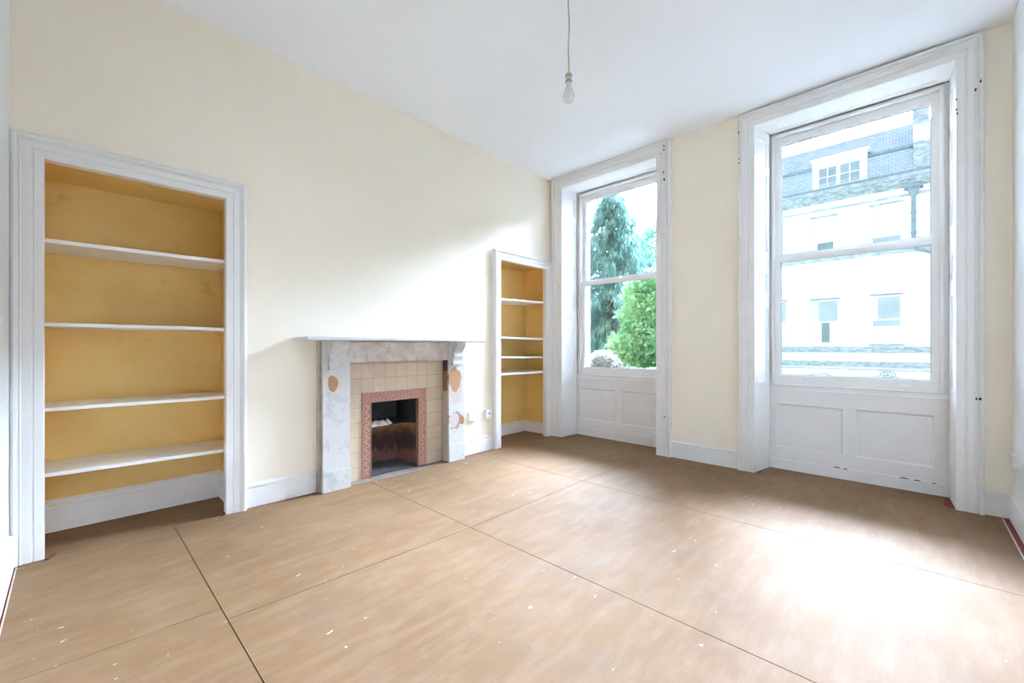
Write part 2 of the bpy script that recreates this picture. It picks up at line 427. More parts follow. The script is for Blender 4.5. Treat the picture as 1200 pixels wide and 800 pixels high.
tag(obj('wall_right', bx(XB - .15, XW + .4, YR - .15, YR, -.02, H + .1), M['white_wall']), kind='structure')
tag(obj('wall_back', bx(XB - .15, XB, YR, YL, -.02, H + .1), M['white_wall']), kind='structure')
tag(obj('ceiling', bx(XB - .15, XW + .42, YR - .15, YL + .5, H, H + .12), M['ceiling']), kind='structure')

# floor: hardboard sheets butted with open joints, on an old red underlay
fl = BM()
G = .0045
def sheet(x0, x1, y0, y1, z=0.0):
    box(fl, x0 + G / 2, x1 - G / 2, y0 + G / 2, y1 - G / 2, -.006, z)
xs = [-.205, .475, 1.838, 3.172, 4.905]
def poly_sheet(pts, z=0.0):
    prism(fl, pts, lambda a, b_, t: (a, b_, t), -.006, z)
g = G / 2
poly_sheet([(-.205, YR + .055), (.475 - g, YR + .055), (.475 - g, 2.303), (-.205, 2.338)])
poly_sheet([(-.205, 2.3415), (.475 - g, 2.3065), (.475 - g, 3.575), (-.105, 3.575), (-.205, 3.55)])
# the long joint between the two rows runs very slightly out of square
poly_sheet([(.475 + g, YR + .055), (1.838 - g, YR + .055), (1.838 - g, 2.131 - g), (.475 + g, 2.187 - g)])
poly_sheet([(1.838 + g, YR + .055), (3.172 - g, YR + .055), (3.172 - g, 2.148 - g), (1.838 + g, 2.131 - g)])
poly_sheet([(.475 + g, 2.187 + g), (1.838 - g, 2.131 + g), (1.838 - g, 3.555), (.475 + g, 3.575)])
poly_sheet([(1.838 + g, 2.131 + g), (3.172 - g, 2.148 + g), (3.172 - g, 3.56), (1.838 + g, 3.56)])
poly_sheet([(3.172 + g, 2.148 + g), (4.535, 2.083), (4.535, 3.54), (4.42, 3.56), (3.54, 3.56), (3.172 + g, 3.56)])
poly_sheet([(3.172 + g, YR + .055), (4.53, YR + .055), (4.535, 2.080), (3.172 + g, 2.148 - g)])
# pieces in the alcoves and window recesses
box(fl, -.105, .760, 3.5765, 3.63, -.006, 0); box(fl, -.195, .832, 3.6305, 4.058, -.006, 0)
box(fl, 3.552, 4.41, 3.5605, 3.63, -.006, 0); box(fl, 3.452, 4.53, 3.6305, 4.053, -.006, 0)
box(fl, 4.5365, 4.86, 2.09, 3.37, -.006, 0); box(fl, 4.5365, 4.86, -.19, 1.06, -.006, 0)
flo = tag(obj('floor', fl, M['floor']), kind='structure')
obj('underlay', bx(XB, 5.0, YR, 4.2, -.03, -.006), M['carpet'], flo)
obj('subfloor', bx(-.19, 4.5, -.44, 3.55, -.0062, -.0055), M['dirt'], flo)

# skirting boards
SK = [(0, 0), (0, .018), (.135, .018), (.140, .014), (.148, .014), (.152, .020), (.166, .020), (.172, .012), (.178, .010), (.178, 0)]
def skirting(bm, fn, a0, a1, k=1.0):
    prism(bm, [(w * k, d) for w, d in SK], lambda a, b_, t: fn(t, a, b_), a0, a1)
bm = BM(); skirting(bm, fL, .897, 1.402); skirting(bm, fL, 2.932, 3.438)
tag(obj('baseboard_left', bm, M['wood']), kind='structure')
bm = BM(); skirting(bm, fW, 1.242, 1.946); skirting(bm, fW, YR + .018, -.372)
tag(obj('baseboard_far', bm, M['wood']), kind='structure')
bm = BM(); skirting(bm, fR, XB, XW)
tag(obj('baseboard_right', bm, M['wood']), kind='structure')
bm = BM(); skirting(bm, fB, YR + .02, YL - .05)
tag(obj('baseboard_back', bm, M['wood']), kind='structure')
# pale tack strips beside the exposed underlay
bm = BM(); box(bm, -.2105, -.2055, .3, 3.54, -.006, .001); box(bm, .2, 4.5, YR + .047, YR + .054, -.006, .003)
obj('tack_strip', bm, M['carpet_edge'], flo)
# alcove skirtings (with a plain taller board behind the shelves)
bm = BM(); f1 = lambda x, z, d: (x, 4.06 - d, z); skirting(bm, f1, -.2, .835, 1.17)
f2 = lambda y, z, d: (.835 - d, y, z); skirting(bm, f2, 3.6235, 4.04, 1.17)
obj('alcove_skirting', bm, M['wood'], wl)
bm = BM(); f1b = lambda x, z, d: (x, 4.055 - d, z); skirting(bm, f1b, 3.45, 4.532, .85)
f2b = lambda y, z, d: (4.532 - d, y, z); skirting(bm, f2b, 3.6235, 4.036, .85)
obj('alcove_skirting', bm, M['wood'], wl)

# door-style casings around the alcoves
CAS = [(0, 0), (0, .034), (.004, .038), (.038, .038), (.041, .033), (.045, .033), (.049, .040), (.085, .040), (.090, .046), (.096, .040), (.102, .052), (.112, .056), (.120, .050), (.126, .040), (.131, .036), (.131, 0)]
bm = BM(); sweep(bm, CAS, [(A1[0], 0), (A1[0], A1[3]), (A1[1], A1[3]), (A1[1], 0)], fL)
tag(obj('trim_1', bm, M['wood']), kind='structure')
bm = BM(); k = .112 / .131
CB = [(w * k, d) for w, d in CAS]
sweep(bm, CB, [(A2[0], 0), (A2[0], A2[3]), (A2[1], A2[3]), (A2[1], 0)], fL)
tag(obj('trim_2', bm, M['wood']), kind='structure')

# ------------------------------------------------------------------ shelves (each lifts out)
def shelf(x0, x1, yf, yb, ztl, ztr, th, label, group, dback=0.0):
    bm = BM()
    hexa(bm, [(x0, yf, ztl - th), (x1, yf, ztr - th), (x1, yb, ztr - th + dback), (x0, yb, ztl - th + dback),
              (x0, yf, ztl), (x1, yf, ztr), (x1, yb, ztr + dback), (x0, yb, ztl + dback)])
    e = empty('shelf', ((x0 + x1) / 2, yb, min(ztl, ztr) - th), label=label, cat='shelf', group=group)
    obj('shelf_board', bm, M['shelf'], e, bevel=.003)
    # battens on the side walls carry the board
    for xx in (x0, x1 - .018):
        bm = BM(); z = (ztl if xx == x0 else ztr) - th
        box(bm, xx, xx + .018, yf + .03, yb - .002, z - .032, z - .0005)
        obj('batten', bm, M['ochre'], e, bevel=.002)
    return e
GA = 'white shelves in the wide left alcove'; GB = 'white shelves in the narrow alcove beside the window'
for zl, zr, th, lb in ((1.832, 1.838, .024, 'white painted shelf in the wide left alcove, topmost of four'),
                       (1.345, 1.345, .022, 'white painted shelf in the wide left alcove, second from the top'),
                       (.848, .846, .020, 'white painted shelf in the wide left alcove, second from the floor'),
                       (.470, .458, .022, 'white painted shelf in the wide left alcove, lowest, just above its skirting')):
    shelf(-.197, .832, 3.632, 4.057, zl, zr, th, lb, GA)
for zl, zr, th, lb in ((1.800, 1.826, .026, 'short white shelf in the narrow alcove, topmost of four'),
                       (1.335, 1.325, .024, 'short white shelf in the narrow alcove, second from the top'),
                       (1.092, 1.075, .022, 'short white shelf in the narrow alcove, third from the top'),
                       (.882, .880, .026, 'short white shelf in the narrow alcove, lowest of four')):
    shelf(3.453, 4.529, 3.632, 4.052, zl, zr, th, lb, GB)

# ------------------------------------------------------------------ windows
WCAS = [(0, 0), (0, .040), (.003, .044), (.045, .044), (.050, .038), (.056, .038), (.060, .044), (.090, .044), (.094, .050), (.104, .052), (.108, .040), (.112, .040), (.118, .054), (.128, .058), (.136, .054), (.139, .045), (.139, 0)]
def window(n, w, kr):
    base = (XW, (w['i0'] + w['i1']) / 2, 0)
    e = empty('window_%d' % n, base, kind='structure')
    # casing (architrave): legs scaled to their real widths
    kl, krr = (w['o1'] - w['i1']) / .139, (w['i0'] - w['o0']) / .139
    bm = BM()
    path = [(w['i0'], 0), (w['i0'], HT), (w['i1'], HT), (w['i1'], 0)]
    sweep(bm, [(a * kl * .97, d) for a, d in WCAS], path, fW)
    obj('window_frame', bm, M['worn_wood'], e)
    # splayed shutter linings with recessed panels
    zp = [(.13, .80), (.88, 1.60), (1.73, 1.93), (2.13, 2.91), (3.00, 3.20)]
    zp = [(.86, 1.605), (1.72, 1.935), (2.14, 2.915), (2.99, 3.235)]
    X0, X1 = XW - .002, 4.838
    def lining(ya, yb, sgn):
        ln = math.hypot(X1 - X0, yb - ya); ux, uy = (X1 - X0) / ln, (yb - ya) / ln
        nx, ny = (uy, -ux) if sgn > 0 else (-uy, ux)
        if ny * sgn > 0: nx, ny = -nx, -ny
        fn = lambda a, b_, d: (X0 + ux * a + nx * d, ya + uy * a + ny * d, b_)
        bm = BM()
        panelled(bm, 0, ln, 0, HT + .004, [(.055, ln - .05, z0, z1) for z0, z1 in zp], fn, .011, .014, .015)
        # thin horizontal joint above the lower box
        o = obj('shutter_lining', bm, M['wood'], e)
    lining(w['i1'], w['b1'], 1); lining(w['i0'], w['b0'], -1)
    # soffit
    bm = BM()
    fn = lambda a, b_, d: (b_, a, HT + .006 - d)
    panelled(bm, w['i0'], w['i1'], XW - .002, 4.838, [(w['b0'] + .07, w['b1'] - .07, XW + .06, 4.79)], fn, .010, .014, .02)
    obj('soffit', bm, M['wood'], e)
    # apron under the sill
    mid = (w['b0'] + w['b1']) / 2
    bm = BM(); fn = lambda a, b_, d: (4.852 - d, a, b_)
    p = [(w['b0'] + .082, mid - .045, .215, .645), (mid + .045, w['b1'] - .055, .215, .645)]
    panelled(bm, w['b0'] - .03, w['b1'] + .02, 0, .775, p, fn, .012, .016, .02)
    obj('apron_panel', bm, M['worn_wood'], e)
    bm = BM(); prism(bm, [(0, 0), (0, .008), (.098, .008), (.106, 0)], lambda a, b_, t: (4.8515 - b_, t, a), w['b0'] + .002, w['b1'] - .004)
    obj('apron_skirting', bm, M['worn_wood'], e)
    # sill board with rounded nose
    bm = BM()
    prof = [(4.97, .776), (4.838, .776), (4.838, .788), (4.846, .792), (4.846, .822), (4.840, .826), (4.836, .832), (4.840, .838), (4.97, .838)]
    prism(bm, prof, lambda a, b_, t: (a, t, b_), w['b0'] - .02, w['b1'] + .012)
    obj('window_sill', bm, M['worn_wood'], e)
    # box frame: jambs, head and staff/parting beads
    j0, j1 = w['g0'] - .047, w['g1'] + .047       # sash outer edges
    bm = BM()
    for (ya, yb) in ((w['b0'] - .02, j0), (j1, w['b1'] + .02)):
        box(bm, 4.862, 4.969, ya, yb, .8385, 3.332)
    box(bm, 4.862, 4.969, j0, j1, 3.305, 3.332)
    obj('box_frame', bm, M['wood'], e)
    bm = BM()
    for (ya, yb) in ((j0 - .016, j0 + .006), (j1 - .006, j1 + .016)):
        box(bm, 4.842, 4.862, ya, yb, .8385, 3.312)
    box(bm, 4.842, 4.862, j0 + .006, j1 - .006, 3.292, 3.312)
    obj('staff_bead', bm, M['wood'], e, bevel=.003)
    # sashes
    def sash(name, xa, xb, z0, z1, zr0, zr1, top_rail, bot_rail):
        s = None
        bm = BM()
        def fr(u, v): return not (w['g0'] < u < w['g1'] and z0 + bot_rail < v < z1 - top_rail)
        holed_slab(bm, [j0, w['g0'], w['g1'], j1], [z0, z0 + bot_rail, z1 - top_rail, z1], fr, lambda a, b_, t: (t, a, b_), xa, xb)
        # inner glazing moulding
        q = .009
        holed_slab(bm, [w['g0'] - .001, w['g0'] + q, w['g1'] - q, w['g1'] + .001], [z0 + bot_rail - .001, z0 + bot_rail + q, z1 - top_rail - q, z1 - top_rail + .001],
                   lambda u, v: not (w['g0'] + q < u < w['g1'] - q and z0 + bot_rail + q < v < z1 - top_rail - q), lambda a, b_, t: (t, a, b_), xa + .010, xb - .004)
        s = obj(name, bm, M['wood'], e)
        xm = (xa + xb) / 2 + .004
        g_ = obj('pane', bx(xm, xm + .004, w['g0'] + .002, w['g1'] - .002, z0 + bot_rail + .002, z1 - top_rail - .002), M['glass'], s)
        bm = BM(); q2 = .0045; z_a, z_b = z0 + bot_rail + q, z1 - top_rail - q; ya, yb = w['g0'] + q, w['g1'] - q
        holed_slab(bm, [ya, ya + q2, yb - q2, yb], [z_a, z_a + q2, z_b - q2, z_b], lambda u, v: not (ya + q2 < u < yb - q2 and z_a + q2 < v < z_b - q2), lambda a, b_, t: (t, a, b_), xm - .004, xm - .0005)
        obj('glazing_shadow_line', bm, M['lead'], s)  # dark ring drawn in place of the shadow line at the glazing edge
        return s
    lo = sash('lower_sash', 4.866, 4.908, .8385, 2.092, 0, 0, .038, .086)
    up = sash('upper_sash', 4.913, 4.955, 2.072, 3.300, 0, 0, .078, .046)
    # sash lifts screwed to the bottom rail
    for yy in (w['g0'] + .16, w['g1'] - .16):
        bm = BM(); box(bm, 4.860, 4.8655, yy - .03, yy + .03, .872, .884); box(bm, 4.852, 4.860, yy - .026, yy + .026, .870, .875)
        obj('sash_lift', bm, M['socket'], lo, bevel=.002)
    bm = BM(); box(bm, 4.872, 4.905, mid - .025, mid + .025, 2.0925, 2.105); box(bm, 4.878, 4.93, mid - .008, mid + .008, 2.105, 2.113)
    obj('sash_catch', bm, M['wood'], lo, bevel=.003)
    # outside stone sill
    bm = BM(); prism(bm, [(4.972, .80), (4.972, .835), (5.19, .81), (5.19, .75), (5.126, .75), (5.126, .80)], lambda a, b_, t: (a, t, b_), w['e0'] + .001, w['e1'] - .001)
    obj('outer_sill', bm, M['render'], e)
    return e
win1 = window(1, W1o, 1); win2 = window(2, W2o, 1)
frames = {w_.name: [c_ for c_ in w_.children if c_.name.startswith('window_frame')][0] for w_ in (win1, win2)}
aprons = {w_.name: [c_ for c_ in w_.children if c_.name.startswith('apron_skirting')][0] for w_ in (win1, win2)}
def chip(par, y, z, ry, rz, d0, d1, x0=XW):
    bm = BM(); po = [(y + ry * math.cos(a * PI / 4 + .3) * (1 + .2 * math.sin(a * 2.1)), z + rz * math.sin(a * PI / 4 + .3)) for a in range(8)]
    prism(bm, po, lambda a, b_, t: (x0 - t, a, b_), d0, d1); obj('nail_hole', bm, M['dirt'], par)
for y, z, ry, rz, d1 in ((-.357, 3.11, .006, .012, .0535), (-.331, 3.06, .005, .012, .0525), (-.236, 3.03, .004, .008, .046), (-.236, 2.955, .004, .008, .046), (-.240, 2.925, .005, .007, .046),
                      (-.335, .83, .005, .009, .0525), (-.355, .83, .009, .010, .0535), (1.226, 3.30, .004, .014, .0585), (1.226, 3.04, .004, .008, .0585), (1.226, 3.00, .005, .009, .0585)):
    chip(frames['window_2'], y, z, ry, rz, .036, d1 + .003)
for y, z, ry, rz, d1 in ((1.982, 3.42, .006, .008, .0535), (1.982, 3.38, .005, .010, .0535), (2.03, 3.35, .005, .006, .046), (1.978, 3.05, .007, .014, .0535), (1.985, 3.13, .004, .012, .0535), (1.972, .435, .006, .007, .0585)):
    chip(frames['window_1'], y, z, ry, rz, .036, d1 + .003)
for y, z, ry in ((.50, .101, .025), (.44, .098, .018), (.05, .099, .03), (-.03, .097, .02), (-.13, .096, .012)):
    chip(aprons['window_2'], y, z, ry, .004, .004, .0095, 4.8515)

# ------------------------------------------------------------------ fireplace
fp = empty('fireplace', (2.17, 3.55, 0), label='worn white marble fireplace with rust patches, buff tiles and empty sooty grate opening', cat='fireplace')
# mantel shelf
bm = BM(); prism(bm, [(3.598, 1.258), (3.306, 1.258), (3.300, 1.263), (3.300, 1.278), (3.306, 1.283), (3.598, 1.283)], lambda a, b_, t: (t, a, b_), 1.228, 3.035)
obj('mantel_shelf', bm, M['marble'], fp)
bm = BM(); prism(bm, [(3.598, 1.2575), (3.598, 1.067), (3.535, 1.067), (3.528, 1.075), (3.528, 1.245), (3.535, 1.2575)], lambda a, b_, t: (t, a, b_), 1.656, 2.719)
obj('frieze', bm, M['marble_stained'], fp)
def jamb(x0, x1, mat, inner_left):
    bm = BM(); box(bm, x0, x1, 3.502, 3.527, 0, 1.2575)
    j = obj('jamb', bm, mat, fp, bevel=.0015)
    bm = BM()
    if inner_left:      # right jamb: its return faces the opening
        box(bm, x0 + .004, x0 + .026, 3.5275, 3.615, 0, 1.066); box(bm, x1 - .02, x1 - .003, 3.5275, 3.5985, 0, 1.257)
    else:
        box(bm, x1 - .026, x1 - .004, 3.5275, 3.615, 0, 1.066); box(bm, x0 - .014, x0 + .02, 3.545, 3.5985, 0, 1.257); box(bm, x0 + .004, x0 + .02, 3.5275, 3.5445, 0, 1.257)
    obj('return', bm, M['return_right'] if inner_left else M['marble_side'], j)
    bm = BM(); box(bm, x0 - .002, x1 + .004, 3.494, 3.5018, 0, .172)
    obj('plinth', bm, M['marble'], j, bevel=.002)
    # scrolled console bracket
    cx0, cx1 = (1.462, 1.597) if not inner_left else (2.745, 2.862)
    prof = []
    for i in range(25):
        t = i / 24; z = 1.257 - .205 * t
        d = .098 - .062 * (1 / (1 + math.exp(-(t - .40) * 13))) + .014 * math.exp(-((t - .72) / .14) ** 2) + .008 * math.exp(-((t - .14) / .1) ** 2)
        prof.append((3.502 - d, z))
    prof = [(3.502, 1.257)] + prof + [(3.502, prof[-1][1])]
    bm = BM(); prism(bm, prof, lambda a, b_, t: (t, a, b_), cx0, cx1)
    cb_ = obj('console_bracket', bm, M['marble'], j)
    bm = BM(); zb = 1.052
    box(bm, cx0 - .003, cx1 + .003, 3.458, 3.502, zb - .014, zb - .0005); box(bm, cx0 - .007, cx1 + .007, 3.446, 3.502, zb - .030, zb - .0145)
    box(bm, cx0 - .002, cx1 + .002, 3.464, 3.502, zb - .040, zb - .0305)
    obj('bracket_foot', bm, M['marble'], cb_, bevel=.002)
    return j
jamb(1.424, 1.655, M['jamb_left'], False); jamb(2.720, 2.925, M['jamb_right'], True)
# tiled slips
OX0, OX1, OZ = 1.903, 2.420, .690
bm = BM()
holed_slab(bm, [1.60, 1.82, 2.513, 2.80], [0, .785, 1.15], lambda u, v: not (1.82 < u < 2.513 and v < .785), lambda a, b_, t: (a, t, b_), 3.6225, 3.65)
obj('tile_slips', bm, M['tile'], fp)
bm = BM()
holed_slab(bm, [1.82, OX0, OX1, 2.513], [0, OZ, .785], lambda u, v: not (OX0 < u < OX1 and v < OZ), lambda a, b_, t: (a, t, b_), 3.612, 3.66)
su = obj('inner_surround', bm, M['red_tile'], fp, bevel=.002)
# relief zig-zag on the surround's legs
for xa in (1.845, 2.445):
    bm = BM(); n = 19
    for i in range(n):
        z = .03 + i * .034; s = 1 if i % 2 else -1; w_ = .045
        hexa(bm, [(xa, 3.6125, z + (0 if s > 0 else .026)), (xa + w_, 3.6125, z + (.026 if s > 0 else 0)), (xa + w_, 3.6085, z + (.026 if s > 0 else 0)), (xa, 3.6085, z + (0 if s > 0 else .026)),
                  (xa, 3.6125, z + .008 + (0 if s > 0 else .026)), (xa + w_, 3.6125, z + .008 + (.026 if s > 0 else 0)), (xa + w_, 3.6085, z + .008 + (.026 if s > 0 else 0)), (xa, 3.6085, z + .008 + (0 if s > 0 else .026))])
    obj('relief_pattern', bm, M['red_relief'], su)
for xx in (1.903, 2.415): obj('metal_edge', bx(xx, xx + .005, 3.606, 3.6115, 0, OZ), M['brass'], su)
# firebox: splayed cheeks, leaning fireback, dark throat
Yb = 3.90
bm = BM()
def wallq(p, q, z0, z1, lean=0): quad(bm, (p[0], p[1], z0), (q[0], q[1], z0), (q[0], q[1] - lean, z1), (p[0], p[1] - lean, z1))
XL_, XR_ = OX0 - .01, OX1 + .01
xl, xr = OX0 + .07, OX1 - .075
zt = .43
segs = 8
prev = None
for i in range(segs + 1):
    t = i / segs; z = zt * t; ln = .13 * max(0, (t - .45) / .55) ** 1.5
    row = [(XL_, 3.661, z), (xl, Yb - ln, z), ((xl + xr) / 2, Yb - ln + .012, z), (xr, Yb - ln, z), (XR_, 3.661, z)]
    if prev:
        for k in range(4): quad(bm, prev[k], prev[k + 1], row[k + 1], row[k])
    prev = row
obj('fireback', bm, M['fireback'], fp)
# ledge on top of the fireback + upper flue
bm = BM()
yk = Yb - .13
quad(bm, (XL_, 3.661, zt), (xl, yk, zt), (xl, 4.05, zt + .02), (XL_, 4.05, zt + .02)); quad(bm, (xr, yk, zt), (XR_, 3.661, zt), (XR_, 4.05, zt + .02), (xr, 4.05, zt + .02))
quad(bm, (xl, yk, zt), (xr, yk, zt), (xr, 4.05, zt + .02), (xl, 4.05, zt + .02))
obj('smoke_shelf', bm, M['soot'], fp)
bm = BM()
box(bm, XL_ - .02, XL_, 3.661, 4.05, 0, 1.1); box(bm, XR_, XR_ + .02, 3.661, 4.05, 0, 1.1); box(bm, XL_ - .02, XR_ + .02, 3.661, 4.05, 1.1, 1.14)
obj('flue', bm, M['soot'], fp)
obj('flue_back', bx(XL_ - .02, XR_ + .02, 4.05, 4.08, 0, 1.14), M['soot_grey'], fp)
# ragged plaster debris lying on the ledge
bm = BM(); rr = random.Random(3)
for i in range(60):
    x = xl - .01 + rr.random() * .24; y = yk + .004 + rr.random() * .12; s = .018 + rr.random() * .042; z = zt + .002
    ang = [rr.random() * .5 + k * 2 * PI / 6 for k in range(6)]
    lowr = [bm.verts.new((x + math.cos(a) * s, y + math.sin(a) * s * .7, z)) for a in ang]
    top = bm.verts.new((x, y, z + s * .9))
    for k in range(6): bm.faces.new((lowr[k], lowr[(k + 1) % 6], top))
    bm.faces.new(lowr[::-1])
obj('plaster_rubble', bm, M['plaster'], fp)
# ash bed
bm = BM(); n = 14
gr = [[bm.verts.new((XL_ + (XR_ - XL_) * i / n, 3.63 + (Yb - 3.62) * j / n, .012 + .035 * (j / n) + .014 * noise.noise(Vector((i * .7, j * .7, 3))))) for j in range(n + 1)] for i in range(n + 1)]
for i in range(n):
    for j in range(n): bm.faces.new((gr[i][j], gr[i + 1][j], gr[i + 1][j + 1], gr[i][j + 1]))
obj('ash_bed', bm, M['ash'], fp, smooth=True)
# hearth slab, flush, with a shallow curved front edge
bm = BM(); pts = [(1.66, 3.70), (1.66, 3.545)]
for i in range(13):
    t = i / 12; pts.append((1.72 + t * .94, 3.530 - .045 * math.sin(PI * t)))
pts += [(2.715, 3.545), (2.715, 3.70)]
prism(bm, pts, lambda a, b_, t: (a, b_, t), -.005, .001)
obj('hearth', bm, M['slab'], fp)

# ------------------------------------------------------------------ sockets
def rounded_plate(x0, x1, z0, z1, fn, d0, d1):
    bm = BM(); r = .004; c = [(x0 + r, z0 + r, PI), (x1 - r, z0 + r, 1.5 * PI), (x1 - r, z1 - r, 0), (x0 + r, z1 - r, .5 * PI)]
    po = []
    for cx, cz, a0 in c:
        for k in range(4): a = a0 + k * PI / 6; po.append((cx + r * math.cos(a), cz + r * math.sin(a)))
    prism(bm, po, fn, d0, d1); return bm
e = empty('double_socket', (3.132, YL, .382), label='white double power socket on the wall between fireplace and narrow alcove', cat='socket')
obj('back_box', rounded_plate(3.057, 3.207, .384, .476, fL, 0.0005, .028), M['socket'], e, bevel=.0015)
obj('face_plate', rounded_plate(3.054, 3.210, .381, .479, fL, .0285, .036), M['socket'], e, bevel=.002)
for cx in (3.090, 3.174):
    bm = BM()
    for dx, dz, w_, h_ in ((0, .018, .004, .011), (-.012, -.004, .008, .0045), (.012, -.004, .008, .0045)):
        box(bm, cx + dx - w_ / 2, cx + dx + w_ / 2, YL - .0368, YL - .0361, .425 + dz - h_ / 2, .425 + dz + h_ / 2)
    obj('pin_holes', bm, M['socket_dark'], e)
for cx in (3.120, 3.144):
    s_ = obj('rocker_switch', bx(cx - .006, cx + .006, YL - .041, YL - .0361, .436, .458), M['socket'], e, bevel=.0015)
    obj('rocker_mark', bx(cx - .003, cx + .003, YL - .0418, YL - .0411, .451, .455), M['carpet'], s_)
e = empty('aerial_socket', (3.366, YL, .376), label='small white single aerial socket beside the narrow alcove casing', cat='socket')
obj('back_box', rounded_plate(3.321, 3.413, .380, .478, fL, .0005, .016), M['socket'], e, bevel=.0015)
obj('face_plate', rounded_plate(3.318, 3.416, .377, .481, fL, .0165, .024), M['socket'], e, bevel=.002)
bm = BM(); prism(bm, [(3.367 + .011 * math.cos(a * PI / 8), .430 + .011 * math.sin(a * PI / 8)) for a in range(16)], fL, .0245, .030)
o_ = obj('coaxial_ring', bm, M['brass'], e)
bm = BM(); prism(bm, [(3.367 + .007 * math.cos(a * PI / 8), .430 + .007 * math.sin(a * PI / 8)) for a in range(16)], fL, .0301, .031)
obj('coaxial_hole', bm, M['socket_dark'], o_)
e = empty('wall_socket', (4.33, YR, .40), label='white power socket on the right wall near the large window corner', cat='socket')
obj('back_box', rounded_plate(4.262, 4.378, .403, .487, fR, .0005, .022), M['socket'], e, bevel=.0015)
obj('face_plate', rounded_plate(4.258, 4.382, .399, .491, fR, .0225, .031), M['socket'], e, bevel=.002)
for cx in (4.285, 4.355):
    bm = BM()
    for dx, dz, w_, h_ in ((0, .016, .004, .010), (-.011, -.004, .008, .0045), (.011, -.004, .008, .0045)):
        box(bm, cx + dx - w_ / 2, cx + dx + w_ / 2, YR + .0311, YR + .0318, .440 + dz - h_ / 2, .440 + dz + h_ / 2)
    obj('pin_holes', bm, M['socket_dark'], e)

# ------------------------------------------------------------------ pendant bulb
f_, a_ = 492., math.radians(43.63)
def at(u, v_, d):
    l = (u - 600) / f_ * d
    return Vector((d * math.cos(a_) + l * math.sin(a_), d * math.sin(a_) - l * math.cos(a_), 1.2 - (v_ - 407) / f_ * d))
pb = at(666.5, 84, 2.4)
pe = empty('pendant_light', (pb.x, pb.y, H), label='bare frosted bulb in an aged holder hanging on a thin flex from the ceiling', cat='light')
bm = BM(); lathe(bm, [(0, 0), (.042, 0), (.045, -.006), (.038, -.022), (.012, -.032), (0, -.032)], (pb.x, pb.y, H))
obj('ceiling_rose', bm, M['holder'], pe, smooth=True)
bm = BM(); n = 14; zt_ = H - .03; zb_ = pb.z + .004
tube(bm, [(pb.x + .003 * math.sin(i * .9), pb.y + .002 * math.sin(i * 1.3), zt_ + (zb_ - zt_) * i / n) for i in range(n + 1)], .0042, 8)
obj('cord', bm, M['cord'], pe, smooth=True)
bm = BM(); c0 = (pb.x, pb.y, pb.z)
lathe(bm, [(0, .006), (.006, .006), (.008, 0), (.015, -.010), (.0175, -.018), (.0175, -.022)], c0)
lh = obj('lamp_holder', bm, M['holder'], pe, smooth=True)
for pr_ in ([(.019, -.022), (.021, -.024), (.021, -.028), (.019, -.030)], [(.018, -.052), (.0205, -.055), (.0205, -.059), (.017, -.062)]):
    bm = BM(); lathe(bm, pr_, c0); obj('retaining_ring', bm, M['brass'], lh)
bm = BM(); lathe(bm, [(.0175, -.030), (.0172, -.052)], c0); lathe(bm, [(.0165, -.062), (.015, -.068), (0, -.068)], c0)
obj('holder_skirt', bm, M['holder'], lh, smooth=True)
bm = BM(); lathe(bm, [(.0125, -.066), (.0125, -.076), (.014, -.082), (.0195, -.098), (.027, -.114), (.0315, -.130), (.0325, -.142), (.030, -.155), (.0235, -.167), (.013, -.175), (0, -.178)], c0, 32)
obj('bulb', bm, M['bulb'], pe, smooth=True)

# ------------------------------------------------------------------ small debris where carpet was cut back
def offcut(x, y, dx, dy, w_, label, mat='carpet'):
    bm = BM(); l = math.hypot(dx, dy); nx, ny = -dy / l * w_ / 2, dx / l * w_ / 2
    n = 6; rr = random.Random(int(x * 1000)); pts = []
    for i in range(n + 1):
        t = i / n; j = (rr.random() - .5) * w_ * .4
        pts.append((x + dx * t, y + dy * t, j))
    poly = [(p[0] + nx + p[2] * nx / w_, p[1] + ny, ) for p in pts] + [(p[0] - nx, p[1] - ny + p[2] * .3) for p in reversed(pts)]
    prism(bm, poly, lambda a, b_, t: (a, b_, t), .0005, .007)
    return tag(obj('carpet_offcut', bm, M[mat]), label, 'carpet scrap')
offcut(.735, 3.545, .035, .075, .016, 'ragged dark red carpet scrap at the foot of the left alcove right casing')
offcut(-.098, 3.535, .03, .075, .018, 'small red carpet scrap at the foot of the left alcove left casing')
offcut(4.60, -.185, .12, -.005, .022, 'narrow red carpet strip inside the large window recess, at its right foot')

# ------------------------------------------------------------------ outside: ground
GZ = -2.6
tag(obj('ground', bx(5.13, 60, -30, 45, GZ - .1, GZ), M['ground']), kind='structure')

# ------------------------------------------------------------------ outside: terraced house
FX = 18.0
hs = empty('terraced_house', (FX, -1, GZ), label='white rendered terraced house with slate mansard roof seen through the large window', cat='building')
fF = lambda y, z, d: (FX - d, y, z)
HY0, HY1 = -9, 6.2
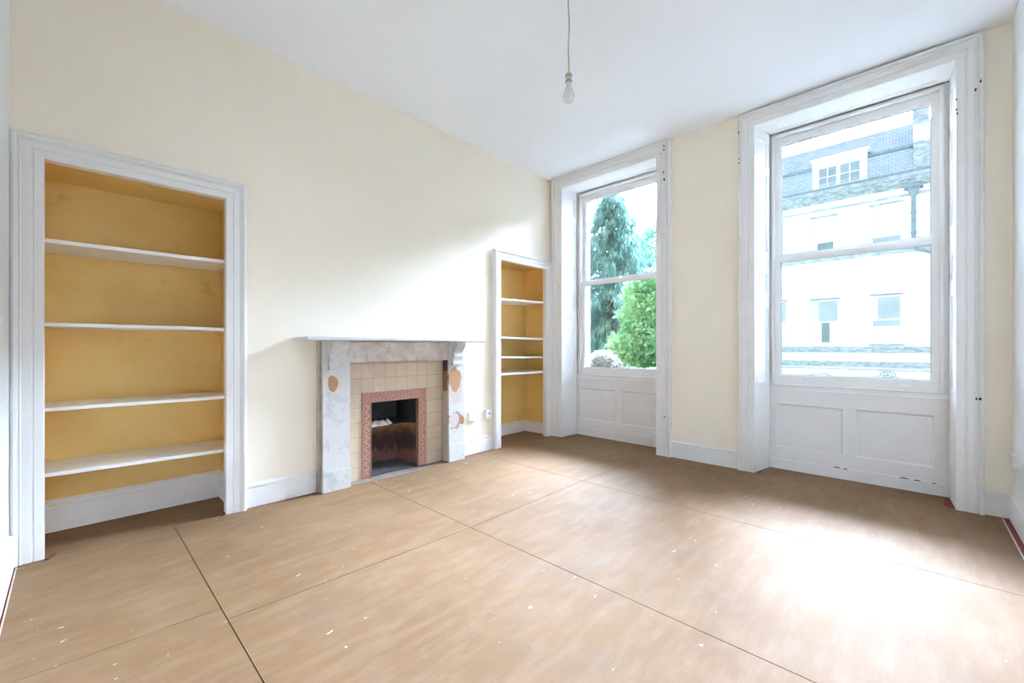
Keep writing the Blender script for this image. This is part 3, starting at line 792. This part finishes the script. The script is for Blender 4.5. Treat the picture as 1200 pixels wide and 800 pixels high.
# window rectangles on the facade: (y0,y1,z0,z1)
low = [(3.32, 4.02, 1.32, 2.90), (1.806, 2.62, 1.32, 2.86), (.225, .975, 1.32, 2.88), (-1.5, -.72, 1.32, 2.88)]
upp = [(3.42, 4.2, 4.36, 5.78), (1.853, 2.62, 4.36, 5.72), (.214, .989, 4.33, 5.79), (-1.5, -.72, 4.33, 5.79)]
gnd = [(3.3, 4.3, -1.6, .12), (1.8, 2.8, -1.6, .12), (.1, 1.1, -1.6, .12)]
allw = low + upp + gnd
bm = BM()
us = sorted({HY0, HY1, *[r[0] for r in allw], *[r[1] for r in allw]}); vs_ = sorted({GZ, 6.35, *[r[2] for r in allw], *[r[3] for r in allw]})
holed_slab(bm, us, vs_, lambda u, v: not any(inrect(r, u, v) for r in allw), fF, 0, -.35)
obj('front_wall', bm, M['render'], hs)
bm = BM(); box(bm, FX + .35, FX + 9, HY0, HY0 + .3, GZ, 7.5); box(bm, FX + .35, FX + 9, HY1 - .3, HY1, GZ, 7.5); box(bm, FX + 8.7, FX + 9, HY0 + .3, HY1 - .3, GZ, 7.5)
obj('side_wall', bm, M['render'], hs)
def ext_window(r, blind, pane_rects, style=0):
    y0, y1, z0, z1 = r
    bm = BM(); t = .05; zm = (z0 + z1) / 2
    holed_slab(bm, [y0, y0 + t, y1 - t, y1], [z0, z0 + t, zm - .025, zm + .025, z1 - t, z1],
               lambda u, v: not (y0 + t < u < y1 - t and (z0 + t < v < zm - .025 or zm + .025 < v < z1 - t)), fF, -.12, -.18)
    f = obj('window', bm, M['ext_white'], hs)
    # curtain or blind behind the glass fills what is not dark pane
    obj('blind', bx(FX + .20, FX + .22, y0, y1, z0, z1), M['ext_blind'] if blind else M['ext_pane'], f)
    for (a, b_, c_, d, mt) in pane_rects:
        obj('pane', bx(FX + .165, FX + .175, a, b_, c_, d), M[mt], f)
ext_window(low[0], True, [(3.40, 3.80, 2.10, 2.86, 'ext_pane')])
ext_window(low[1], True, [(1.85, 2.38, 2.12, 2.82, 'ext_pane'), (2.08, 2.30, 1.38, 2.06, 'ext_pane_dark')])
ext_window(low[2], True, [(.27, .80, 2.14, 2.84, 'ext_pane'), (.27, .93, 1.90, 2.06, 'ext_pane')])
ext_window(low[3], True, [(-1.45, -.9, 2.14, 2.84, 'ext_pane')])
ext_window(upp[0], True, [(3.46, 4.15, 4.42, 4.95, 'ext_pane')])
ext_window(upp[1], True, [(1.98, 2.42, 4.42, 4.86, 'ext_pane_dark')])
ext_window(upp[2], True, [(.26, .94, 4.38, 4.78, 'ext_pane')])
ext_window(upp[3], True, [(-1.45, -.77, 4.38, 4.78, 'ext_pane')])
for r in gnd: ext_window(r, True, [(r[0] + .1, r[1] - .1, -.6, .0, 'ext_pane')])
# drip moulds and sills
for r in low + upp:
    bm = BM(); box(bm, FX - .05, FX, r[0] - .05, r[1] + .05, r[2] - .07, r[2] - .001); obj('sill', bm, M['grimy_dark'] if r is low[2] else M['render'], hs)
    bm = BM(); box(bm, FX - .035, FX, r[0] - .03, r[1] + .03, r[3] + .001, r[3] + .04); obj('drip_mould', bm, M['lead'] if r in low[1:3] else M['grimy_dark'], hs)
for r in gnd:
    bm = BM(); cy = (r[0] + r[1]) / 2; rad = .62
    for i in range(12):
        a0, a1 = PI * (.18 + .64 * i / 12), PI * (.18 + .64 * (i + 1) / 12)
        hexa(bm, [(FX, cy + math.cos(a0) * rad, -.25 + math.sin(a0) * rad * .85), (FX, cy + math.cos(a1) * rad, -.25 + math.sin(a1) * rad * .85), (FX - .06, cy + math.cos(a1) * rad, -.25 + math.sin(a1) * rad * .85), (FX - .06, cy + math.cos(a0) * rad, -.25 + math.sin(a0) * rad * .85),
                  (FX, cy + math.cos(a0) * (rad + .05), -.25 + math.sin(a0) * (rad * .85 + .05)), (FX, cy + math.cos(a1) * (rad + .05), -.25 + math.sin(a1) * (rad * .85 + .05)), (FX - .06, cy + math.cos(a1) * (rad + .05), -.25 + math.sin(a1) * (rad * .85 + .05)), (FX - .06, cy + math.cos(a0) * (rad + .05), -.25 + math.sin(a0) * (rad * .85 + .05))])
    obj('arched_hood', bm, M['grimy'], hs)
# string courses
def course(z0, z1, d, mat):
    obj('string_course', bx(FX - d, FX, HY0, HY1, z0, z1), M[mat], hs)
course(1.04, 1.22, .10, 'grimy_dark'); course(.56, .74, .08, 'grimy_dark'); course(.74, 1.04, .03, 'render'); course(.46, .50, .05, 'grimy')
course(4.16, 4.29, .12, 'grimy'); course(4.08, 4.16, .06, 'render')
course(5.93, 5.99, .05, 'grimy')
# cornice and parapet
bm = BM(); prism(bm, [(FX, 6.20), (FX - .10, 6.28), (FX - .22, 6.36), (FX - .26, 6.40), (FX - .26, 6.46), (FX + .3, 6.46), (FX + .3, 6.20)], lambda a, b_, t: (a, t, b_), HY0, HY1)
obj('cornice', bm, M['grimy_dark'], hs)
obj('parapet', bx(FX - .12, FX + .15, HY0, HY1, 6.461, 6.62), M['grimy'], hs)
obj('coping', bx(FX - .18, FX + .20, HY0, HY1, 6.621, 6.68), M['lead'], hs)
# mansard roof
bm = BM(); hexa(bm, [(FX + .35, HY0, 6.4), (FX + 8, HY0, 6.4), (FX + 8, HY1, 6.4), (FX + .35, HY1, 6.4), (FX + .75, HY0, 7.68), (FX + 7.6, HY0, 7.68), (FX + 7.6, HY1, 7.68), (FX + .75, HY1, 7.68)])
obj('lower_roof_slope', bm, M['slate'], hs)
obj('lead_roll', bx(FX + .62, FX + .95, HY0, HY1, 7.66, 7.74), M['lead'], hs)
bm = BM(); hexa(bm, [(FX + .75, HY0, 7.741), (FX + 7.6, HY0, 7.741), (FX + 7.6, HY1, 7.741), (FX + .75, HY1, 7.741), (FX + 1.75, HY0, 8.84), (FX + 5, HY0, 8.84), (FX + 5, HY1, 8.84), (FX + 1.75, HY1, 8.84)])
obj('upper_roof_slope', bm, M['slate_toned_down'], hs)
# raised party wall with chimney
bm = BM(); prism(bm, [(FX + .4, 6.5), (FX + .55, 7.75), (FX + 1.7, 9.05), (FX + 5, 9.05), (FX + 5, 6.5)], lambda a, b_, t: (a, t, b_), -.42, -.02)
obj('party_wall', bm, M['grimy'], hs)
obj('chimney_stack', bx(FX + 1.5, FX + 2.3, -.42, .0, 8.6, 9.22), M['grimy'], hs)
# dormer with two casements
dm = BM(); 
holed_slab(dm, [1.10, 1.30, 1.82, 1.93, 2.42, 2.62], [6.68, 6.90, 7.58, 7.90], lambda u, v: not ((1.30 < u < 1.82 or 1.93 < u < 2.42) and 6.90 < v < 7.58), lambda a, b_, t: (t, a, b_), FX + .50, FX + .60)
box(dm, FX + .6, FX + 1.6, 1.10, 1.18, 6.68, 7.90); box(dm, FX + .6, FX + 1.6, 2.54, 2.62, 6.68, 7.90)
do = obj('dormer', dm, M['ext_white'], hs)
obj('dormer_roof', bx(FX + .44, FX + 1.9, 1.04, 2.68, 7.901, 7.96), M['ext_white'], do)
for (a, b_) in ((1.30, 1.82), (1.93, 2.42)):
    bm = BM(); m0 = (a + b_) / 2; box(bm, FX + .49, FX + .53, m0 - .018, m0 + .018, 6.90, 7.58)
    box(bm, FX + .49, FX + .53, a, m0 - .018, 7.23, 7.265); box(bm, FX + .49, FX + .53, m0 + .018, b_, 7.23, 7.265)
    obj('glazing_bar', bm, M['ext_white'], do)
    obj('dormer_pane', bx(FX + .56, FX + .57, a, b_, 6.90, 7.58), M['ext_pane'], do)
# rain hopper and down pipe
bm = BM(); py = -.03
hexa(bm, [(FX - .05, py - .06, 5.88), (FX - .17, py - .06, 5.88), (FX - .17, py + .06, 5.88), (FX - .05, py + .06, 5.88), (FX - .01, py - .16, 6.14), (FX - .27, py - .16, 6.14), (FX - .27, py + .16, 6.14), (FX - .01, py + .16, 6.14)])
box(bm, FX - .30, FX, py - .21, py + .21, 6.10, 6.16); box(bm, FX - .27, FX, py - .14, py + .14, 6.16, 6.22)
dp = obj('rain_hopper', bm, M['lead'], hs)
bm = BM(); tube(bm, [(FX - .10, py, 5.9), (FX - .10, py, 4.45), (FX - .2, py - .02, 4.25), (FX - .2, py - .15, 4.16), (FX - .18, py - .45, 4.03)], .05, 10)
for zz in (5.35, 4.75): lathe(bm, [(.05, .03), (.068, .03), (.068, -.03), (.05, -.03)], (FX - .10, py, zz), 10)
obj('down_pipe', bm, M['lead'], dp)
# small oval plaque on the wall below the lower band
bm = BM()
def ring(cy, cz, ry, rz, t_):
    n = 20
    for i in range(n):
        a0, a1 = 2 * PI * i / n, 2 * PI * (i + 1) / n
        c_ = [(cy + math.cos(a) * (ry + o), cz + math.sin(a) * (rz + o)) for a, o in ((a0, 0), (a1, 0), (a1, t_), (a0, t_))]
        hexa(bm, [(FX, *c_[0]), (FX, *c_[1]), (FX, *c_[2]), (FX, *c_[3]), (FX - .03, *c_[0]), (FX - .03, *c_[1]), (FX - .03, *c_[2]), (FX - .03, *c_[3])])
ring(.565, .335, .17, .09, .025); ring(.62, .335, .035, .055, .02); ring(.51, .335, .035, .055, .02)
obj('oval_plaque', bm, M['lead'], hs)

# ------------------------------------------------------------------ outside: trees
def leaves(bm, P, dirv, ln, wd, rr):
    """one drooping spray: bent strip of two quads"""
    d = Vector(dirv).normalized(); s = d.cross(Vector((rr.uniform(-1, 1), rr.uniform(-1, 1), rr.uniform(-1, 1)))).normalized() * wd
    a = Vector(P); m_ = a + d * ln * .5; e_ = a + d * ln + Vector((0, 0, -.15 * ln))
    v0 = bm.verts.new(a); v1 = bm.verts.new(m_ + s); v2 = bm.verts.new(m_ - s); v3 = bm.verts.new(e_)
    bm.faces.new((v0, v1, v3)); bm.faces.new((v0, v3, v2))
def weeping_conifer(base, h, R, rr):
    x, y, z = base
    e = empty('weeping_conifer', base, label='tall blue-green weeping conifer seen through the narrow left window', cat='tree')
    bm = BM(); tube(bm, [(x, y, z), (x + .05, y, z + h * .5), (x, y, z + h)], [.28, .16, .02], 10); obj('trunk', bm, M['bark'], e)
    bb = BM(); fb = BM()
    nb = 250
    for i in range(nb):
        t = (i / nb) ** .8; zz = z + 1.0 + (h - 1.0) * t
        prof = (1 - t) ** .62
        r = R * prof * rr.uniform(.7, 1.08) + .10
        a = i * 2.399 + rr.uniform(-.3, .3); dx, dy = math.cos(a), math.sin(a)
        pts = []
        for k in range(6):
            q = k / 5; pts.append(Vector((x + dx * r * q, y + dy * r * q, zz + r * (.22 * q - .42 * q * q) * 1.2)))
        tube(bb, pts, [.014 * (1 - q / 6) for q in range(6)], 4, False)
        ns = int(45 + 110 * r / R)
        for j in range(ns):
            q = rr.random() ** .6; k = min(4, int(q * 5)); fq = q * 5 - k; P = pts[k].lerp(pts[k + 1], fq)
            P = P + Vector((rr.uniform(-.14, .14), rr.uniform(-.14, .14), rr.uniform(-.03, .06)))
            ln = rr.uniform(.14, .42) * (0.55 + .45 * (1 - t))
            dv = Vector((dx * rr.uniform(-.1, .7) + rr.uniform(-.3, .3), dy * rr.uniform(-.1, .7) + rr.uniform(-.3, .3), -1))
            for _ in range(2):
                leaves(fb, P, dv + Vector((rr.uniform(-.25, .25), rr.uniform(-.25, .25), 0)), ln, rr.uniform(.012, .026), rr)
    obj('branches', bb, M['bark'], e); f = obj('foliage', fb, M['conifer'], e); f['kind'] = 'stuff'
def bushy(name, base, h, blobs, n, mat, label, cat, rr, size=.1):
    e = empty(name, base, label=label, cat=cat)
    x, y, z = base
    bm = BM(); tube(bm, [(x, y, z), (x + .06, y, z + h * .45), (x, y + .04, z + h * .8)], [.14, .09, .03], 8)
    for b_ in blobs: tube(bm, [(x, y, z + h * .3), ((x + b_[0]) / 2, (y + b_[1]) / 2, (z + h * .3 + b_[2]) / 2 + .1), (b_[0], b_[1], b_[2])], [.07, .05, .02], 6)
    obj('trunk', bm, M['bark'], e)
    fb = BM(); tot = sum(b_[3] ** 2 for b_ in blobs)
    for b_ in blobs:
        for i in range(int(n * b_[3] ** 2 / tot)):
            v_ = Vector((rr.gauss(0, 1), rr.gauss(0, 1), rr.gauss(0, 1))).normalized()
            k = 1 + .32 * noise.noise(v_ * 2.4 + Vector(b_[:3])) + .16 * noise.noise(v_ * 7 + Vector(b_[:3]))
            q = rr.uniform(.72, 1.0) * k
            P = Vector(b_[:3]) + Vector((v_.x * b_[3], v_.y * b_[3], v_.z * b_[4])) * q
            dv = v_ + Vector((rr.uniform(-.8, .8), rr.uniform(-.8, .8), rr.uniform(-.9, .4)))
            leaves(fb, P, dv, rr.uniform(.6, 1.5) * size, rr.uniform(.18, .34) * size, rr)
    f = obj('foliage', fb, M[mat], e); f['kind'] = 'stuff'
    return e
rr = random.Random(11)
p = at(717, 407, 13.0)
weeping_conifer((p.x, p.y, GZ), at(717, 226, 13.0).z - GZ, 2.5, rr)
def P_(u, v_, d): q = at(u, v_, d); return (q.x, q.y, q.z)
def blob(u, v_, d, r, rz=None): return (*P_(u, v_, d), r, rz or r)
b1 = P_(764, 407, 9.2)
bushy('yew_bush', (b1[0], b1[1], GZ), 5.0, [blob(758, 372, 9.2, .55), blob(778, 345, 9.4, .66), blob(772, 410, 8.9, .6), blob(742, 408, 9.0, .48), blob(752, 345, 9.5, .38), blob(733, 432, 8.9, .44), blob(770, 440, 8.8, .6)], 16000, 'yew', 'bushy yellow-green tree in front of the conifer, right side of the narrow window', 'tree', rr, .105)
b2 = P_(775, 407, 16)
bushy('broadleaf_tree', (b2[0], b2[1], GZ), 8.0, [blob(764, 298, 15.6, .95), blob(782, 290, 16, 1.2), blob(775, 330, 16, 1.25), blob(752, 335, 16.2, .9)], 12000, 'fargreen', 'rounded pale green tree rising behind the conifer, right of its tip', 'tree', rr, .16)
b3 = P_(706, 430, 8.1)
bushy('blossoming_shrub', (b3[0], b3[1], GZ), 3.5, [blob(706, 423, 8.1, .22, .20), blob(697, 431, 8.05, .18), blob(716, 429, 8.15, .19)], 4200, 'pinkish', 'pale pinkish shrub low in the left corner of the narrow window', 'shrub', rr, .055)
b4 = P_(735, 450, 7.2)
bushy('low_hedge', (b4[0], b4[1], GZ), 3.1, [blob(690, 448, 7.3, .22, .2), blob(706, 449, 7.2, .22, .2), blob(724, 448, 7.1, .24, .2), blob(743, 447, 7.0, .25, .21), blob(762, 448, 6.9, .26, .22)], 5200, 'fargreen', 'clipped blue-green hedge along the bottom of the narrow window view', 'hedge', rr, .055)
b5 = P_(700, 407, 23)
bushy('dark_conifer', (b5[0], b5[1], GZ), 8.0, [blob(680, 345, 23, 1.9, 3.0), blob(700, 390, 23, 2.3), blob(735, 390, 23, 2.3), blob(763, 395, 23.5, 2.3), blob(668, 400, 23, 2.2)], 14000, 'conifer', 'dense bluish evergreen mass standing behind the weeping conifer', 'tree', rr, .30)

# ------------------------------------------------------------------ light
w = bpy.data.worlds.new('overcast_sky'); SC.world = w; w.use_nodes = True
wt = w.node_tree; bg = wt.nodes['Background']
# overcast base plus a bright lobe, added beyond the house to light the room
SKY_BASE, SKY_LOBE, SKY_POW, SKY_EL, SKY_AZ = .8, 298.0, 6.4, 24, -8
tc = N(wt, 'ShaderNodeTexCoord'); dt = N(wt, 'ShaderNodeVectorMath', operation='DOT_PRODUCT')
el, az = math.radians(SKY_EL), math.radians(SKY_AZ)
dt.inputs[1].default_value = (math.cos(el) * math.cos(az), -math.cos(el) * math.sin(az), math.sin(el))
L(wt, tc.outputs['Generated'], dt.inputs[0])
mx_ = N(wt, 'ShaderNodeMath', operation='MAXIMUM'); mx_.inputs[1].default_value = 0; L(wt, dt.outputs['Value'], mx_.inputs[0])
pw = N(wt, 'ShaderNodeMath', operation='POWER'); pw.inputs[1].default_value = SKY_POW; L(wt, mx_.outputs[0], pw.inputs[0])
ma = N(wt, 'ShaderNodeMath', operation='MULTIPLY_ADD'); ma.inputs[1].default_value = SKY_LOBE; ma.inputs[2].default_value = SKY_BASE
L(wt, pw.outputs[0], ma.inputs[0])
bg.inputs[0].default_value = (.785, .95, 1.24, 1); L(wt, ma.outputs[0], bg.inputs[1])

# ------------------------------------------------------------------ camera
cam = bpy.data.cameras.new('camera'); cam.sensor_width = 36; cam.lens = 492 / 1200 * 36; cam.shift_y = 7 / 1200
cam.clip_start = .02; cam.clip_end = 200
co = bpy.data.objects.new('camera', cam); COL.objects.link(co)
co.location = (0, 0, 1.2); co.rotation_euler = (PI / 2, 0, a_ - PI / 2)
SC.camera = co
vs2 = SC.view_settings; vs2.view_transform = 'Standard'; vs2.look = 'None'; vs2.gamma = 1; vs2.use_curve_mapping = False
vs2.exposure = 0.0
SC.cycles.max_bounces = 16; SC.cycles.diffuse_bounces = 10; SC.cycles.transparent_max_bounces = 16
SC.cycles.sample_clamp_indirect = 0
